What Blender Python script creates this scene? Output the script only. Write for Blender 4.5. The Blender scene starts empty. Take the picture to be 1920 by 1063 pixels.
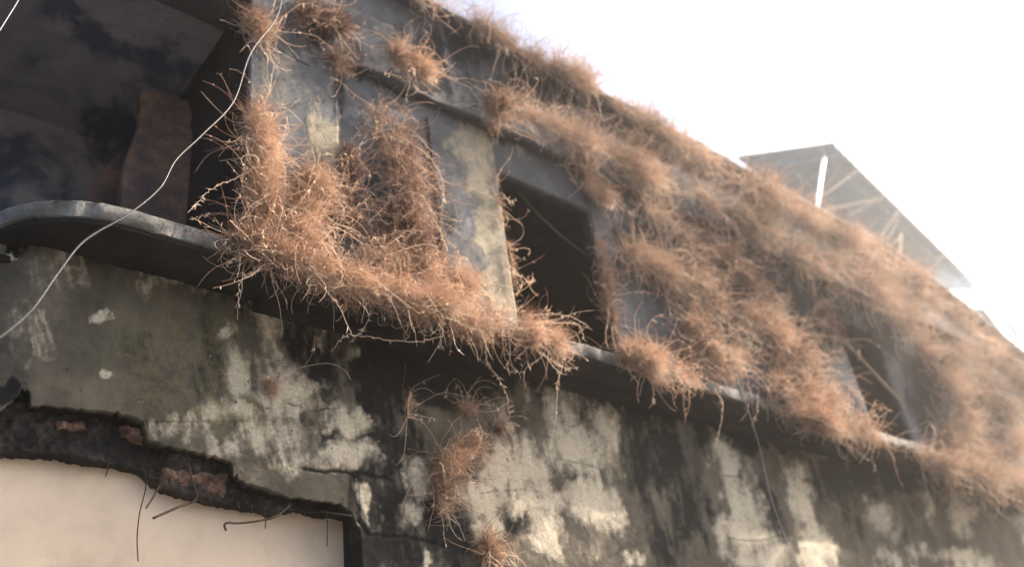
import bpy, math, random
import numpy as np
from mathutils import Vector, Matrix

# ------------------------------------------------------------------ camera
sc = bpy.context.scene
W, H = 1920.0, 1063.0
FOC = 1713.363
ROT = np.array([[0.76837717, -0.25332435, -0.58772723],
                [-0.62744339, -0.47917146, -0.61376665],
                [-0.12614008, 0.84036985, -0.5271311]])
ROT[1] = -np.cross(ROT[0], ROT[2]) if np.dot(np.cross(ROT[0], ROT[2]), ROT[1]) < 0 else np.cross(ROT[0], ROT[2])
D = 4.0
CAMZ = 0.0          # heights are counted from the camera; the ground lies 1.6 m below it
ZG = -1.6
cd = bpy.data.cameras.new('camera')
cam = bpy.data.objects.new('camera', cd)
sc.collection.objects.link(cam)
M4 = Matrix([[*ROT[0], 0.0], [*ROT[1], -D], [*ROT[2], CAMZ], [0, 0, 0, 1]])
cam.matrix_world = M4
cd.sensor_width = 36.0
cd.lens = FOC * 36.0 / W
cd.clip_start = 0.05
cd.clip_end = 1000
cd.dof.use_dof = True
cd.dof.focus_distance = 4.7
cd.dof.aperture_fstop = 0.85
sc.camera = cam

# ------------------------------------------------------------------ light
SUN = Vector((0.785, -0.205, 0.585)).normalized()
w = bpy.data.worlds.new('World')
sc.world = w
w.use_nodes = True
nt = w.node_tree
sky = nt.nodes.new('ShaderNodeTexSky')
sky.sky_type = 'NISHITA'
sky.sun_disc = False
sky.sun_elevation = math.asin(SUN.z)
sky.sun_rotation = math.atan2(SUN.x, SUN.y)
sky.air_density = 1.0
sky.dust_density = 5.0
sky.ozone_density = 1.0
nt.links.new(sky.outputs[0], nt.nodes['Background'].inputs[0])
nt.nodes['Background'].inputs[1].default_value = 0.105
sl = bpy.data.lights.new('sun', 'SUN')
sl.energy = 5.0
sl.angle = math.radians(0.6)
sl.color = (1.0, 0.86, 0.71)
so = bpy.data.objects.new('sun', sl)
sc.collection.objects.link(so)
so.rotation_euler = (-SUN).to_track_quat('-Z', 'Y').to_euler()
sc.view_settings.view_transform = 'Standard'
sc.view_settings.look = 'None'
sc.view_settings.gamma = 1.0
sc.view_settings.exposure = 1.65
try:
    sc.cycles.use_denoising = True
    sc.cycles.max_bounces = 6
    sc.cycles.volume_bounces = 1
    sc.cycles.transparent_max_bounces = 4
except Exception:
    pass

rng = np.random.default_rng(7)

# ------------------------------------------------------------------ helpers
def ray(px, py):
    d = ROT @ np.array([px - W / 2, -(py - H / 2), -FOC])
    return d / np.linalg.norm(d)

def P(px, py, y=0.0):
    """the point of the facade plane at depth y that is seen at a place of the photograph"""
    d = ray(px, py)
    t = (D + y) / d[1]
    return np.array([d[0] * t, y, CAMZ + d[2] * t])

def Pz(px, py, z):
    d = ray(px, py)
    t = (z - CAMZ) / d[2]
    return np.array([d[0] * t, -D + d[1] * t, z])

def pix(V):
    V = np.asarray(V, float) - np.array([0, -D, CAMZ])
    c = V @ ROT
    return W / 2 + FOC * c[..., 0] / -c[..., 2], H / 2 - FOC * c[..., 1] / -c[..., 2]

def hash2(i, j, s):
    n = (i.astype(np.int64) * 374761393 + j.astype(np.int64) * 668265263 + s * 982451653) & 0xffffffff
    n = ((n ^ (n >> 13)) * 1274126177) & 0xffffffff
    return ((n ^ (n >> 16)) & 0xffffff) / float(0xffffff)

def vnoise(x, y, s=0):
    xi, yi = np.floor(x), np.floor(y)
    fx, fy = x - xi, y - yi
    fx = fx * fx * (3 - 2 * fx); fy = fy * fy * (3 - 2 * fy)
    a = hash2(xi, yi, s); b = hash2(xi + 1, yi, s); c = hash2(xi, yi + 1, s); d = hash2(xi + 1, yi + 1, s)
    return (a * (1 - fx) + b * fx) * (1 - fy) + (c * (1 - fx) + d * fx) * fy

def fbm(x, y, s=0, o=5):
    r = 0; a = 0.5; t = 0
    for k in range(o):
        r = r + a * vnoise(x * 2 ** k, y * 2 ** k, s + k * 17); t += a; a *= 0.55
    return r / t

def link(name, me, parent=None):
    o = bpy.data.objects.new(name, me)
    sc.collection.objects.link(o)
    if parent is not None:
        o.parent = parent
        o.location = -Vector(parent.location)
    return o

def empty(name, label, cat, loc=(0, 0, 0), group=None):
    o = bpy.data.objects.new(name, None)
    sc.collection.objects.link(o)
    o.location = loc
    o.empty_display_size = 0.1
    return tag(o, label, cat, group)

def tag(o, label, cat, group=None):
    o['label'] = label; o['category'] = cat
    if group: o['group'] = group
    return o

def mesh_np(name, V, F, mat=None, smooth=False, attrs=None, mats=None, mi=None):
    """fast mesh from a vertex array and an array of quads or triangles"""
    me = bpy.data.meshes.new(name)
    V = np.asarray(V, np.float32); F = np.asarray(F, np.int32)
    n, k = F.shape
    me.vertices.add(len(V)); me.vertices.foreach_set('co', V.ravel())
    me.loops.add(n * k); me.loops.foreach_set('vertex_index', F.ravel())
    me.polygons.add(n)
    me.polygons.foreach_set('loop_start', np.arange(0, n * k, k, dtype=np.int32))
    if smooth: me.polygons.foreach_set('use_smooth', np.ones(n, bool))
    if mats:
        for m in mats: me.materials.append(m)
        if mi is not None: me.polygons.foreach_set('material_index', np.asarray(mi, np.int32))
    elif mat: me.materials.append(mat)
    if attrs:
        for an, av in attrs.items():
            if av.ndim == 1:
                a = me.attributes.new(an, 'FLOAT', 'POINT'); a.data.foreach_set('value', av.astype(np.float32))
            else:
                a = me.attributes.new(an, 'FLOAT_COLOR', 'POINT'); a.data.foreach_set('color', av.astype(np.float32).ravel())
    me.update(calc_edges=True)
    return me

class MB:
    def __init__(s): s.v = []; s.f = []
    def box(s, x0, x1, y0, y1, z0, z1):
        b = len(s.v)
        s.v += [(x, y, z) for z in (z0, z1) for y in (y0, y1) for x in (x0, x1)]
        s.f += [tuple(b + i for i in q) for q in ((0, 2, 3, 1), (4, 5, 7, 6), (0, 1, 5, 4), (2, 6, 7, 3), (0, 4, 6, 2), (1, 3, 7, 5))]
        return s
    def obox(s, a, b, wdt, hgt, up=(0, 0, 1)):
        a, b = Vector(a), Vector(b)
        d = (b - a).normalized(); sd = d.cross(Vector(up)).normalized(); u = sd.cross(d)
        k = len(s.v)
        for p in (a, b):
            for (i, j) in ((-1, -1), (1, -1), (1, 1), (-1, 1)):
                s.v.append(tuple(p + sd * (i * wdt / 2) + u * (j * hgt / 2)))
        s.f += [tuple(k + i for i in q) for q in ((0, 1, 2, 3), (7, 6, 5, 4), (0, 4, 5, 1), (1, 5, 6, 2), (2, 6, 7, 3), (3, 7, 4, 0))]
        return s
    def tube(s, pts, r, n=6, r2=None):
        pts = [Vector(p) for p in pts]; k = len(s.v); m = len(pts)
        for i, p in enumerate(pts):
            t = (pts[min(i + 1, m - 1)] - pts[max(i - 1, 0)]).normalized()
            a = t.cross(Vector((0.31, 0.87, 0.38))).normalized(); b = t.cross(a)
            rr = r if r2 is None else r + (r2 - r) * i / (m - 1)
            for j in range(n):
                q = 2 * math.pi * j / n
                s.v.append(tuple(p + a * (rr * math.cos(q)) + b * (rr * math.sin(q))))
        for i in range(m - 1):
            for j in range(n):
                s.f.append((k + i * n + j, k + i * n + (j + 1) % n, k + (i + 1) * n + (j + 1) % n, k + (i + 1) * n + j))
        s.f.append(tuple(k + j for j in range(n))[::-1]); s.f.append(tuple(k + (m - 1) * n + j for j in range(n)))
        return s
    def build(s, name, mat, parent=None, smooth=False):
        me = bpy.data.meshes.new(name)
        me.from_pydata(s.v, [], s.f); me.update()
        if smooth: me.polygons.foreach_set('use_smooth', [True] * len(s.f))
        me.materials.append(mat)
        return link(name, me, parent)

def spline(pts, n=12):
    """Catmull-Rom through the points"""
    p = [np.asarray(q, float) for q in pts]; p = [2 * p[0] - p[1]] + p + [2 * p[-1] - p[-2]]
    out = []
    for i in range(1, len(p) - 2):
        for t in np.linspace(0, 1, n, endpoint=False):
            a, b, c, d = p[i - 1], p[i], p[i + 1], p[i + 2]
            out.append(0.5 * (2 * b + (c - a) * t + (2 * a - 5 * b + 4 * c - d) * t * t + (3 * b - a - 3 * c + d) * t ** 3))
    out.append(p[-2])
    return out

# ------------------------------------------------------------------ materials
def lin(r, g, b):
    f = lambda c: (c / 255 / 12.92) if c / 255 <= .04045 else ((c / 255 + .055) / 1.055) ** 2.4
    return (f(r), f(g), f(b), 1)

class NT:
    def __init__(s, name, rough=0.9):
        s.m = bpy.data.materials.new(name); s.m.use_nodes = True
        s.t = s.m.node_tree; s.b = s.t.nodes['Principled BSDF']
        s.b.inputs['Roughness'].default_value = rough
        s.b.inputs['Specular IOR Level'].default_value = 0.25
    def n(s, typ, **kw):
        x = s.t.nodes.new(typ)
        for k, v in kw.items(): setattr(x, k, v)
        return x
    def set(s, sock, v):
        if hasattr(v, 'is_output'): s.t.links.new(v, sock)
        else: sock.default_value = v
    def noise(s, scale, detail=6, rough=.6, vec=None, dist=0.0):
        x = s.n('ShaderNodeTexNoise'); x.inputs['Scale'].default_value = scale
        x.inputs['Detail'].default_value = detail; x.inputs['Roughness'].default_value = rough
        x.inputs['Distortion'].default_value = dist
        s.t.links.new(vec if vec is not None else s.obj(), x.inputs['Vector'])
        return x.outputs['Fac']
    def obj(s):
        if not hasattr(s, '_tc'): s._tc = s.n('ShaderNodeTexCoord').outputs['Object']
        return s._tc
    def scaled(s, sx, sy, sz):
        x = s.n('ShaderNodeMapping'); x.inputs['Scale'].default_value = (sx, sy, sz)
        s.t.links.new(s.obj(), x.inputs['Vector']); return x.outputs[0]
    def math(s, op, a, b=0.0, c=0.0, clamp=False):
        x = s.n('ShaderNodeMath', operation=op, use_clamp=clamp)
        s.set(x.inputs[0], a); s.set(x.inputs[1], b); s.set(x.inputs[2], c); return x.outputs[0]
    def step(s, v, lo, hi):
        x = s.n('ShaderNodeMapRange', interpolation_type='SMOOTHSTEP')
        s.set(x.inputs['Value'], v); x.inputs['From Min'].default_value = lo; x.inputs['From Max'].default_value = hi
        return x.outputs[0]
    def mix(s, f, a, b):
        x = s.n('ShaderNodeMix', data_type='RGBA')
        s.set(x.inputs[0], f); s.set(x.inputs[6], a); s.set(x.inputs[7], b); return x.outputs[2]
    def ramp(s, f, stops):
        x = s.n('ShaderNodeValToRGB'); e = x.color_ramp.elements
        while len(e) < len(stops): e.new(0.5)
        for q, (p, c) in zip(e, stops): q.position = p; q.color = c
        s.set(x.inputs[0], f); return x.outputs[0]
    def bump(s, h, strength=.4, dist=.01):
        x = s.n('ShaderNodeBump'); x.inputs['Strength'].default_value = strength; x.inputs['Distance'].default_value = dist
        s.set(x.inputs['Height'], h); s.t.links.new(x.outputs[0], s.b.inputs['Normal'])
    def col(s, c): s.set(s.b.inputs['Base Color'], c)
    def attr(s, name):
        x = s.n('ShaderNodeAttribute'); x.attribute_name = name; return x

def c3(r, g, b): return (r, g, b, 1)

def plaster(name, base_a, base_b, pale, dark, moss):
    t = NT(name, .92)
    a = t.attr('wear_shade'); sp = t.n('ShaderNodeSeparateColor'); t.t.links.new(a.outputs['Color'], sp.inputs[0])
    pa, da, mo = sp.outputs[0], sp.outputs[1], sp.outputs[2]; cr = a.outputs['Alpha']
    n1 = t.noise(2.2, 8, .65); n2 = t.noise(14, 8, .7); n3 = t.noise(60, 4, .6)
    drip = t.noise(3.0, 6, .6, t.scaled(3.2, 3.2, .35))
    n0 = t.noise(5.5, 7, .68, t.scaled(1, 1, .6))
    base = t.mix(t.step(t.math('ADD', t.math('MULTIPLY', n1, .55), t.math('MULTIPLY', n0, .45)), .32, .66), base_a, base_b)
    base = t.mix(t.math('MULTIPLY', t.step(pa, .12, .8), .45), base, c3(*[x * .62 for x in pale[:3]]))
    base = t.mix(t.math('MULTIPLY', t.step(n2, .45, .75), .45), base, c3(*[x * .45 for x in base_a[:3]]))
    # mould streaks down the plaster, plus shade painted through the dark mask
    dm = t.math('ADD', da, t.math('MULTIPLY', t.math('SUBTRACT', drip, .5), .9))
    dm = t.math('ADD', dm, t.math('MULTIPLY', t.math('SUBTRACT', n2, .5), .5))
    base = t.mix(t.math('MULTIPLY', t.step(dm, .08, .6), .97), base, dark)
    # pale plaster or lime left in patches
    pm = t.math('ADD', pa, t.math('MULTIPLY', t.math('SUBTRACT', n2, .5), .6))
    pm = t.math('ADD', pm, t.math('MULTIPLY', t.math('SUBTRACT', drip, .5), .45))
    pm = t.math('ADD', pm, t.math('MULTIPLY', t.math('SUBTRACT', n3, .5), .25))
    palec = t.mix(t.step(n3, .35, .7), c3(*[x * .72 for x in pale[:3]]), pale)
    base = t.mix(t.math('MULTIPLY', t.step(pm, .14, 1.0), .93), base, palec)
    # lichen flecks
    fl = t.noise(64, 4, .7, t.scaled(1, 1, .8), .25)
    fm = t.math('MULTIPLY', mo, t.step(fl, .60, .70))
    base = t.mix(t.math('MULTIPLY', fm, .75), base, c3(.46, .40, .26))
    gm = t.math('MULTIPLY', mo, t.step(n2, .4, .62))
    base = t.mix(t.math('MULTIPLY', gm, .6), base, moss)
    pits = t.math('GREATER_THAN', t.noise(22, 2, .5), .735)
    base = t.mix(t.math('MULTIPLY', pits, .7), base, c3(.02, .02, .02))
    base = t.mix(cr, base, c3(.012, .011, .011))
    t.col(base)
    h = t.math('ADD', t.math('MULTIPLY', n2, .7), t.math('MULTIPLY', n3, .35))
    h = t.math('ADD', h, t.math('MULTIPLY', t.step(pm, .38, .6), .35))
    t.bump(h, .55, .012)
    return t.m

M = {}
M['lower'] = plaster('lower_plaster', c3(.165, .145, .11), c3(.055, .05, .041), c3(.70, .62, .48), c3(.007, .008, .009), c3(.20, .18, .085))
M['upper'] = plaster('upper_plaster', c3(.15, .158, .172), c3(.08, .084, .092), c3(.40, .355, .265), c3(.016, .018, .022), c3(.12, .13, .08))

def rough(name, stops, scale=6, bump=.5, bscale=30, rv=.9):
    t = NT(name, rv)
    a = t.noise(scale, 8, .65); b = t.noise(bscale, 6, .65)
    f = t.math('ADD', t.math('MULTIPLY', a, .65), t.math('MULTIPLY', b, .35))
    t.col(t.ramp(f, stops)); t.bump(b, bump, .012)
    return t.m

M['ledge'] = rough('ledge_concrete', [(.34, c3(.04, .04, .037)), (.48, c3(.14, .137, .128)), (.66, c3(.27, .265, .25))], 2.2, .5, 40)
M['soffit'] = rough('shade_dark_soffit', [(.35, c3(.014, .014, .015)), (.6, c3(.03, .03, .03)), (.75, c3(.07, .065, .06))], 4, .5, 30)  # near black: the shade of the underside is put into the colour
M['core'] = rough('broken_core', [(.34, c3(.010, .010, .010)), (.5, c3(.025, .022, .021)), (.6, c3(.075, .066, .058)), (.75, c3(.24, .20, .16))], 5, 1.0, 30)
M['brick'] = rough('old_brick', [(.36, c3(.025, .018, .016)), (.47, c3(.16, .095, .07)), (.58, c3(.30, .19, .145)), (.75, c3(.42, .31, .24))], 16, 1.0, 50)
M['rust'] = rough('rusty_bar', [(.35, c3(.03, .022, .018)), (.65, c3(.09, .06, .045))], 20, .4, 80)
M['shutter'] = rough('pale_board', [(.3, c3(.56, .45, .345)), (.5, c3(.73, .59, .455)), (.7, c3(.79, .65, .51))], 1.1, .12, 9, .75)
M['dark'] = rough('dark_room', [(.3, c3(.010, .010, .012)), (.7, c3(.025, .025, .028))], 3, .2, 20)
def ceiling_mat():
    t = NT('peeling_ceiling', .95)
    a = t.noise(.95, 5, .55, None, .8); b = t.noise(24, 5, .6); d = t.noise(2.6, 4, .5, None, .5)
    f = t.math('ADD', t.math('MULTIPLY', a, .72), t.math('MULTIPLY', d, .28))
    base = t.mix(t.step(f, .44, .53), c3(.09, .11, .18), t.mix(t.step(d, .35, .7), c3(.30, .30, .35), c3(.43, .41, .43)))
    base = t.mix(t.math('MULTIPLY', t.step(b, .5, .75), .35), base, c3(.12, .12, .15))
    t.col(base); t.bump(t.math('ADD', t.math('MULTIPLY', t.step(f, .44, .5), .8), t.math('MULTIPLY', b, .3)), .7, .02)
    return t.m
M['ceil'] = ceiling_mat()
M['inner'] = rough('stained_inner_wall', [(.36, c3(.02, .02, .028)), (.44, c3(.10, .065, .055)), (.55, c3(.20, .12, .09)), (.75, c3(.27, .18, .14))], 1.7, .4, 24)
M['ground'] = rough('ground_dust', [(.35, c3(.05, .05, .05)), (.65, c3(.10, .097, .092))], .8, .4, 12)
M['cable'] = rough('white_cable', [(.3, c3(.035, .035, .035)), (.7, c3(.09, .088, .085))], 8, .1, 60, .5)
M['wire'] = rough('grey_wire', [(.3, c3(.22, .22, .23)), (.7, c3(.4, .4, .4))], 8, .1, 60, .5)
M['tin'] = rough('tin_sheet', [(.3, c3(.36, .44, .50)), (.55, c3(.46, .54, .60)), (.75, c3(.50, .50, .50))], 1.6, .1, 20, .5)
M['post'] = rough('white_post', [(.3, c3(.20, .205, .215)), (.7, c3(.30, .305, .315))], 4, .1, 40, .5)
M['timber'] = rough('weathered_timber', [(.3, c3(.2, .15, .11)), (.7, c3(.36, .28, .2))], 6, .3, 40)

def straw(name, stops, trans=.42, green=0):
    t = NT(name, .75)
    a = t.attr('tone').outputs['Fac']
    c = t.ramp(a, stops)
    if green: c = t.mix(t.math('MULTIPLY', t.step(t.noise(1.4, 4, .6), .52, .68), green), c, c3(.20, .20, .09))
    t.col(c)
    tr = t.n('ShaderNodeBsdfTranslucent'); t.t.links.new(c, tr.inputs[0])
    mx = t.n('ShaderNodeMixShader'); mx.inputs[0].default_value = trans
    t.t.links.new(t.b.outputs[0], mx.inputs[1]); t.t.links.new(tr.outputs[0], mx.inputs[2])
    t.t.links.new(mx.outputs[0], t.t.nodes['Material Output'].inputs[0])
    return t.m
M['straw'] = straw('dry_straw', [(0, c3(.12, .08, .065)), (.35, c3(.58, .39, .28)), (.7, c3(.86, .64, .49)), (1, c3(.95, .85, .72))])
M['straw_dark'] = straw('dead_bramble', [(0, c3(.045, .030, .030)), (.4, c3(.24, .155, .13)), (.75, c3(.58, .41, .32)), (1, c3(.90, .74, .60))])
M['straw_pale'] = straw('bleached_straw', [(0, c3(.12, .10, .085)), (.35, c3(.54, .385, .29)), (.7, c3(.82, .63, .50)), (1, c3(.93, .82, .71))], green=.28)

# ------------------------------------------------------------------ setting
g = MB().box(-60, 60, -60, 60, ZG - .3, ZG).build('ground', M['ground']); g['kind'] = 'structure'

bld = empty('derelict_building', 'derelict grey plaster building with rounded ledge, dark window openings and creepers', 'building', (6, 2, ZG))

LY = 0.36       # lower wall face
UY = 0.12       # upper wall face
ZL0, ZL1 = 3.0, 3.1   # ledge
R0, CX = 0.66, 1.20   # rounded corner of the ledge in plan

WCX, WR = .95, .45     # rounded corner of the lower wall: its own centre and radius
def plan(u, off, CX=CX, R0=R0):
    """plan curve: u is arc length along the ledge edge from x=CX; off = distance behind the edge"""
    u = np.asarray(u, float)
    x = np.where(u >= 0, CX + u, 0.0); y = np.zeros_like(x) + off
    th = np.clip(-u / R0, 0, math.pi / 2)
    r = R0 - off
    xa = CX - r * np.sin(th); ya = R0 - r * np.cos(th)
    ext = np.maximum(-u - R0 * math.pi / 2, 0)
    return np.where(u >= 0, x, xa), np.where(u >= 0, y, ya + ext)

def blob(px, py, L):
    """largest soft ellipse value at photograph places; L = (x, y, rx, ry, lean, strength)"""
    r = np.zeros_like(px)
    for (x, y, rx, ry, ln, st) in L:
        dx = px - x - (py - y) * ln; dy = py - y
        d = np.sqrt((dx / rx) ** 2 + (dy / ry) ** 2)
        r = np.maximum(r, st * np.clip(1.35 - .85 * d, 0, 1))
    return r

def crackd(px, py, lines, wd):
    r = np.zeros_like(px)
    for ln in lines:
        ln = np.array(ln, float)
        for a, b in zip(ln[:-1], ln[1:]):
            if True:
                ab = b - a; n2 = ab @ ab
                m = (px > min(a[0], b[0]) - 20) & (px < max(a[0], b[0]) + 20) & (py > min(a[1], b[1]) - 20) & (py < max(a[1], b[1]) + 20)
                if not m.any(): continue
                qx, qy = px[m], py[m]
                t = np.clip(((qx - a[0]) * ab[0] + (qy - a[1]) * ab[1]) / n2, 0, 1)
                d = np.hypot(qx - a[0] - t * ab[0], qy - a[1] - t * ab[1])
                r[m] = np.maximum(r[m], np.clip(1.3 - d / wd, 0, 1))
    return r

def jag(line, seed, amp=2.2, step=5):
    """roughen a broken edge line given in photograph places"""
    rr = np.random.default_rng(seed); out = [np.array(line[0], float)]
    for a, b in zip(line[:-1], line[1:]):
        a, b = np.array(a, float), np.array(b, float); n = max(1, int(np.linalg.norm(b - a) / step))
        for i in range(1, n + 1):
            out.append(a + (b - a) * i / n + (rr.normal(0, amp, 2) * (np.array([.25, 1]) if abs(b[0] - a[0]) > abs(b[1] - a[1]) else np.array([1, .25])) if i < n else 0))
    return out

PALE = [(500, 590, 30, 60, .1, .75), (540, 735, 62, 42, .1, .95), (505, 650, 22, 60, .1, .6), (520, 815, 75, 45, 0, .62), (650, 790, 38, 30, .1, 1.0), (655, 852, 55, 24, 0, .95),
        (600, 625, 14, 40, .1, .6), (560, 860, 50, 30, 0, .6), (655, 665, 14, 30, .1, .55), (440, 700, 26, 46, .05, 1.1), (425, 775, 55, 18, 0, .8), (430, 615, 22, 14, 0, .6), (188, 591, 15, 13, 0, 1.2),
        (415, 611, 8, 9, 0, 1.1), (192, 702, 15, 10, .4, 1.0), (13, 481, 9, 8, 0, 1.1), (165, 452, 12, 7, 0, .8), (300, 530, 55, 20, 0, .55), (110, 510, 60, 35, 0, .35), (60, 620, 50, 60, 0, .35),
        (385, 530, 60, 25, 0, .45), (340, 800, 60, 25, 0, .5), (450, 835, 80, 25, 0, .55),
        (905, 935, 40, 42, .15, 1.0), (950, 880, 34, 60, .25, 1.0), (1000, 880, 30, 60, .2, .95), (1080, 850, 70, 70, .15, .74), (1050, 760, 45, 50, .1, .6), (1130, 800, 35, 60, .15, .66),
        (1010, 945, 80, 26, .1, .95), (1110, 945, 50, 50, .25, 1.05), (1020, 1000, 35, 50, .2, .9), (915, 1000, 26, 45, .1, .8), (1150, 960, 22, 30, .2, .9), (985, 690, 16, 34, .2, .6), (990, 745, 10, 40, .2, .4),
        (780, 900, 26, 45, .1, .72), (775, 965, 26, 30, .1, .66), (690, 940, 14, 30, .2, .7), (945, 790, 16, 40, .2, .5), (1190, 1045, 20, 18, 0, .6), (1110, 1030, 24, 20, 0, .5), (800, 1045, 9, 12, .2, .9),
        (1360, 870, 24, 60, .28, .8), (1385, 940, 34, 62, .28, .9), (1395, 1000, 50, 40, .28, .95), (1420, 1050, 60, 40, .28, .8), (1500, 930, 24, 68, .3, .85), (1530, 1035, 38, 50, .3, .95), (1415, 900, 14, 50, .3, .5),
        (1650, 970, 30, 36, .3, .6), (1660, 1045, 20, 30, .3, .7), (1725, 1040, 18, 22, .3, .6), (1735, 950, 12, 40, .3, .5), (1800, 960, 34, 40, .3, .66), (1815, 1050, 60, 24, .3, .75), (1800, 930, 14, 20, .3, .55), (1920, 970, 16, 50, .3, .6)]
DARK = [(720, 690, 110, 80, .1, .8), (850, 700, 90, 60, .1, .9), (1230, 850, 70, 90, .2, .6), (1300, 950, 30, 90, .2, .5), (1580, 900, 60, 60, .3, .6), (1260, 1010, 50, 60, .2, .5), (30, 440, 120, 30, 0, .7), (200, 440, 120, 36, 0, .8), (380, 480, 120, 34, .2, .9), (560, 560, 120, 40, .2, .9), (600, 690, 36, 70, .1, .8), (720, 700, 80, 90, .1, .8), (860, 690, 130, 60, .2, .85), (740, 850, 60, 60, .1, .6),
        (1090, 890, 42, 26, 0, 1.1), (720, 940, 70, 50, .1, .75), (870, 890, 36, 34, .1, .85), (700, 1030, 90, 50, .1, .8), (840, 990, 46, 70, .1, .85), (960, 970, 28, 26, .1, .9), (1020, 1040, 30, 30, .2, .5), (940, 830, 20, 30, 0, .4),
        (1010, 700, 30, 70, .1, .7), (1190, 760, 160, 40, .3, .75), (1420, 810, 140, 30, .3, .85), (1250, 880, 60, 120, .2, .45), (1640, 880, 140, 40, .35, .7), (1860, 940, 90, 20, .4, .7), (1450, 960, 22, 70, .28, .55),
        (540, 620, 22, 60, .1, .6), (570, 770, 20, 60, .1, .6), (1600, 960, 40, 60, .3, .4), (1710, 1000, 18, 50, .3, .4), (620, 800, 14, 50, .1, .55), (390, 690, 40, 70, 0, .35), (290, 650, 60, 60, 0, .25), (10, 740, 30, 20, 0, .8), (1000, 930, 10, 40, .2, .5)]  # mould and damp; the row below the ledge also paints its shade
MOSS = [(330, 680, 140, 110, 0, .8), (420, 770, 60, 40, 0, 1.1), (400, 620, 60, 50, 0, .7), (230, 700, 60, 80, 0, .5), (390, 530, 70, 40, 0, .5), (1660, 980, 80, 60, .3, .4), (1400, 740, 90, 20, .3, .6)]
CRACKS = [jag(l, 5 + i, 1.6, 9) for i, l in enumerate([[(560, 878), (620, 882), (690, 890), (735, 900)], [(540, 755), (590, 770), (640, 762)], [(900, 925), (970, 918), (1010, 922)], [(1040, 862), (1090, 868), (1130, 880)],
          [(1350, 890), (1400, 897)], [(1365, 1010), (1420, 1015), (1470, 1005)], [(1490, 1008), (1525, 1006)], [(1060, 800), (1100, 792), (1120, 770)], [(760, 850), (720, 862), (690, 890)], [(640, 960), (680, 1000), (760, 1008), (860, 1030)], [(860, 1035), (900, 1020)]])]
WIDE = [jag(l, 55 + i, 1.6, 9) for i, l in enumerate([[(672, 975), (690, 1003), (740, 1005), (790, 1010), (830, 1024)], [(570, 878), (640, 884), (720, 893)]])]

def wear_shade(V, pale, dark, moss, cracks, wide, extra=None):
    px, py = pix(V)
    wx = (fbm(px / 30, py / 38, 3, 5) - .5) * 52; wy = (fbm(px / 30, py / 30, 9, 5) - .5) * 52
    qx, qy = px + wx, py + wy
    st = fbm((px - .22 * (py - 600)) / 11, py / 60, 15, 4) - .5
    fn = fbm(px / 8, py / 9, 19, 4) - .5
    pb, db = blob(qx, qy, pale), blob(qx, qy, dark)
    pb = pb + np.clip(pb * 3, 0, 1) * (st * .9 + fn * .55); db = db + np.clip(db * 3, .25, 1) * (st * 1.0 + fn * .4)
    a = np.stack([np.clip(pb, 0, 1.3), np.clip(db, 0, 1.3), blob(qx, qy, moss), np.zeros_like(px)], 1)
    k = crackd(px, py, cracks, 1.3) * np.clip(fbm(px / 14, py / 14, 77, 3) * 2.6 - .5, .08, 1) * .75
    if wide: k = np.maximum(k, crackd(px, py, wide, 4.5))
    a[:, 3] = k
    return a

# -- lower wall: a sheet of plaster whose foot is broken away over the opening
EDGE_A = [(-60, 765), (0, 742), (20, 724), (46, 733), (58, 760), (130, 764), (200, 770), (245, 779), (272, 792), (279, 824), (330, 838), (400, 852), (438, 868), (446, 884), (440, 897), (500, 915), (540, 931), (600, 938), (640, 944), (662, 962), (680, 1000), (690, 1080)]
EDGE_B = [(-60, 842), (0, 847), (60, 846), (100, 850), (190, 864), (268, 879), (296, 902), (340, 924), (400, 938), (470, 950), (520, 956), (560, 953), (610, 962), (648, 966), (664, 972), (668, 1000)]

def to_wall(line, y):
    q = np.array([P(a, b, y) for a, b in line]); return q[:, 0], q[:, 2]

def unwrap_x(x):      # facade x -> arc length; the sheet curves only left of CX
    return x - CX

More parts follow.
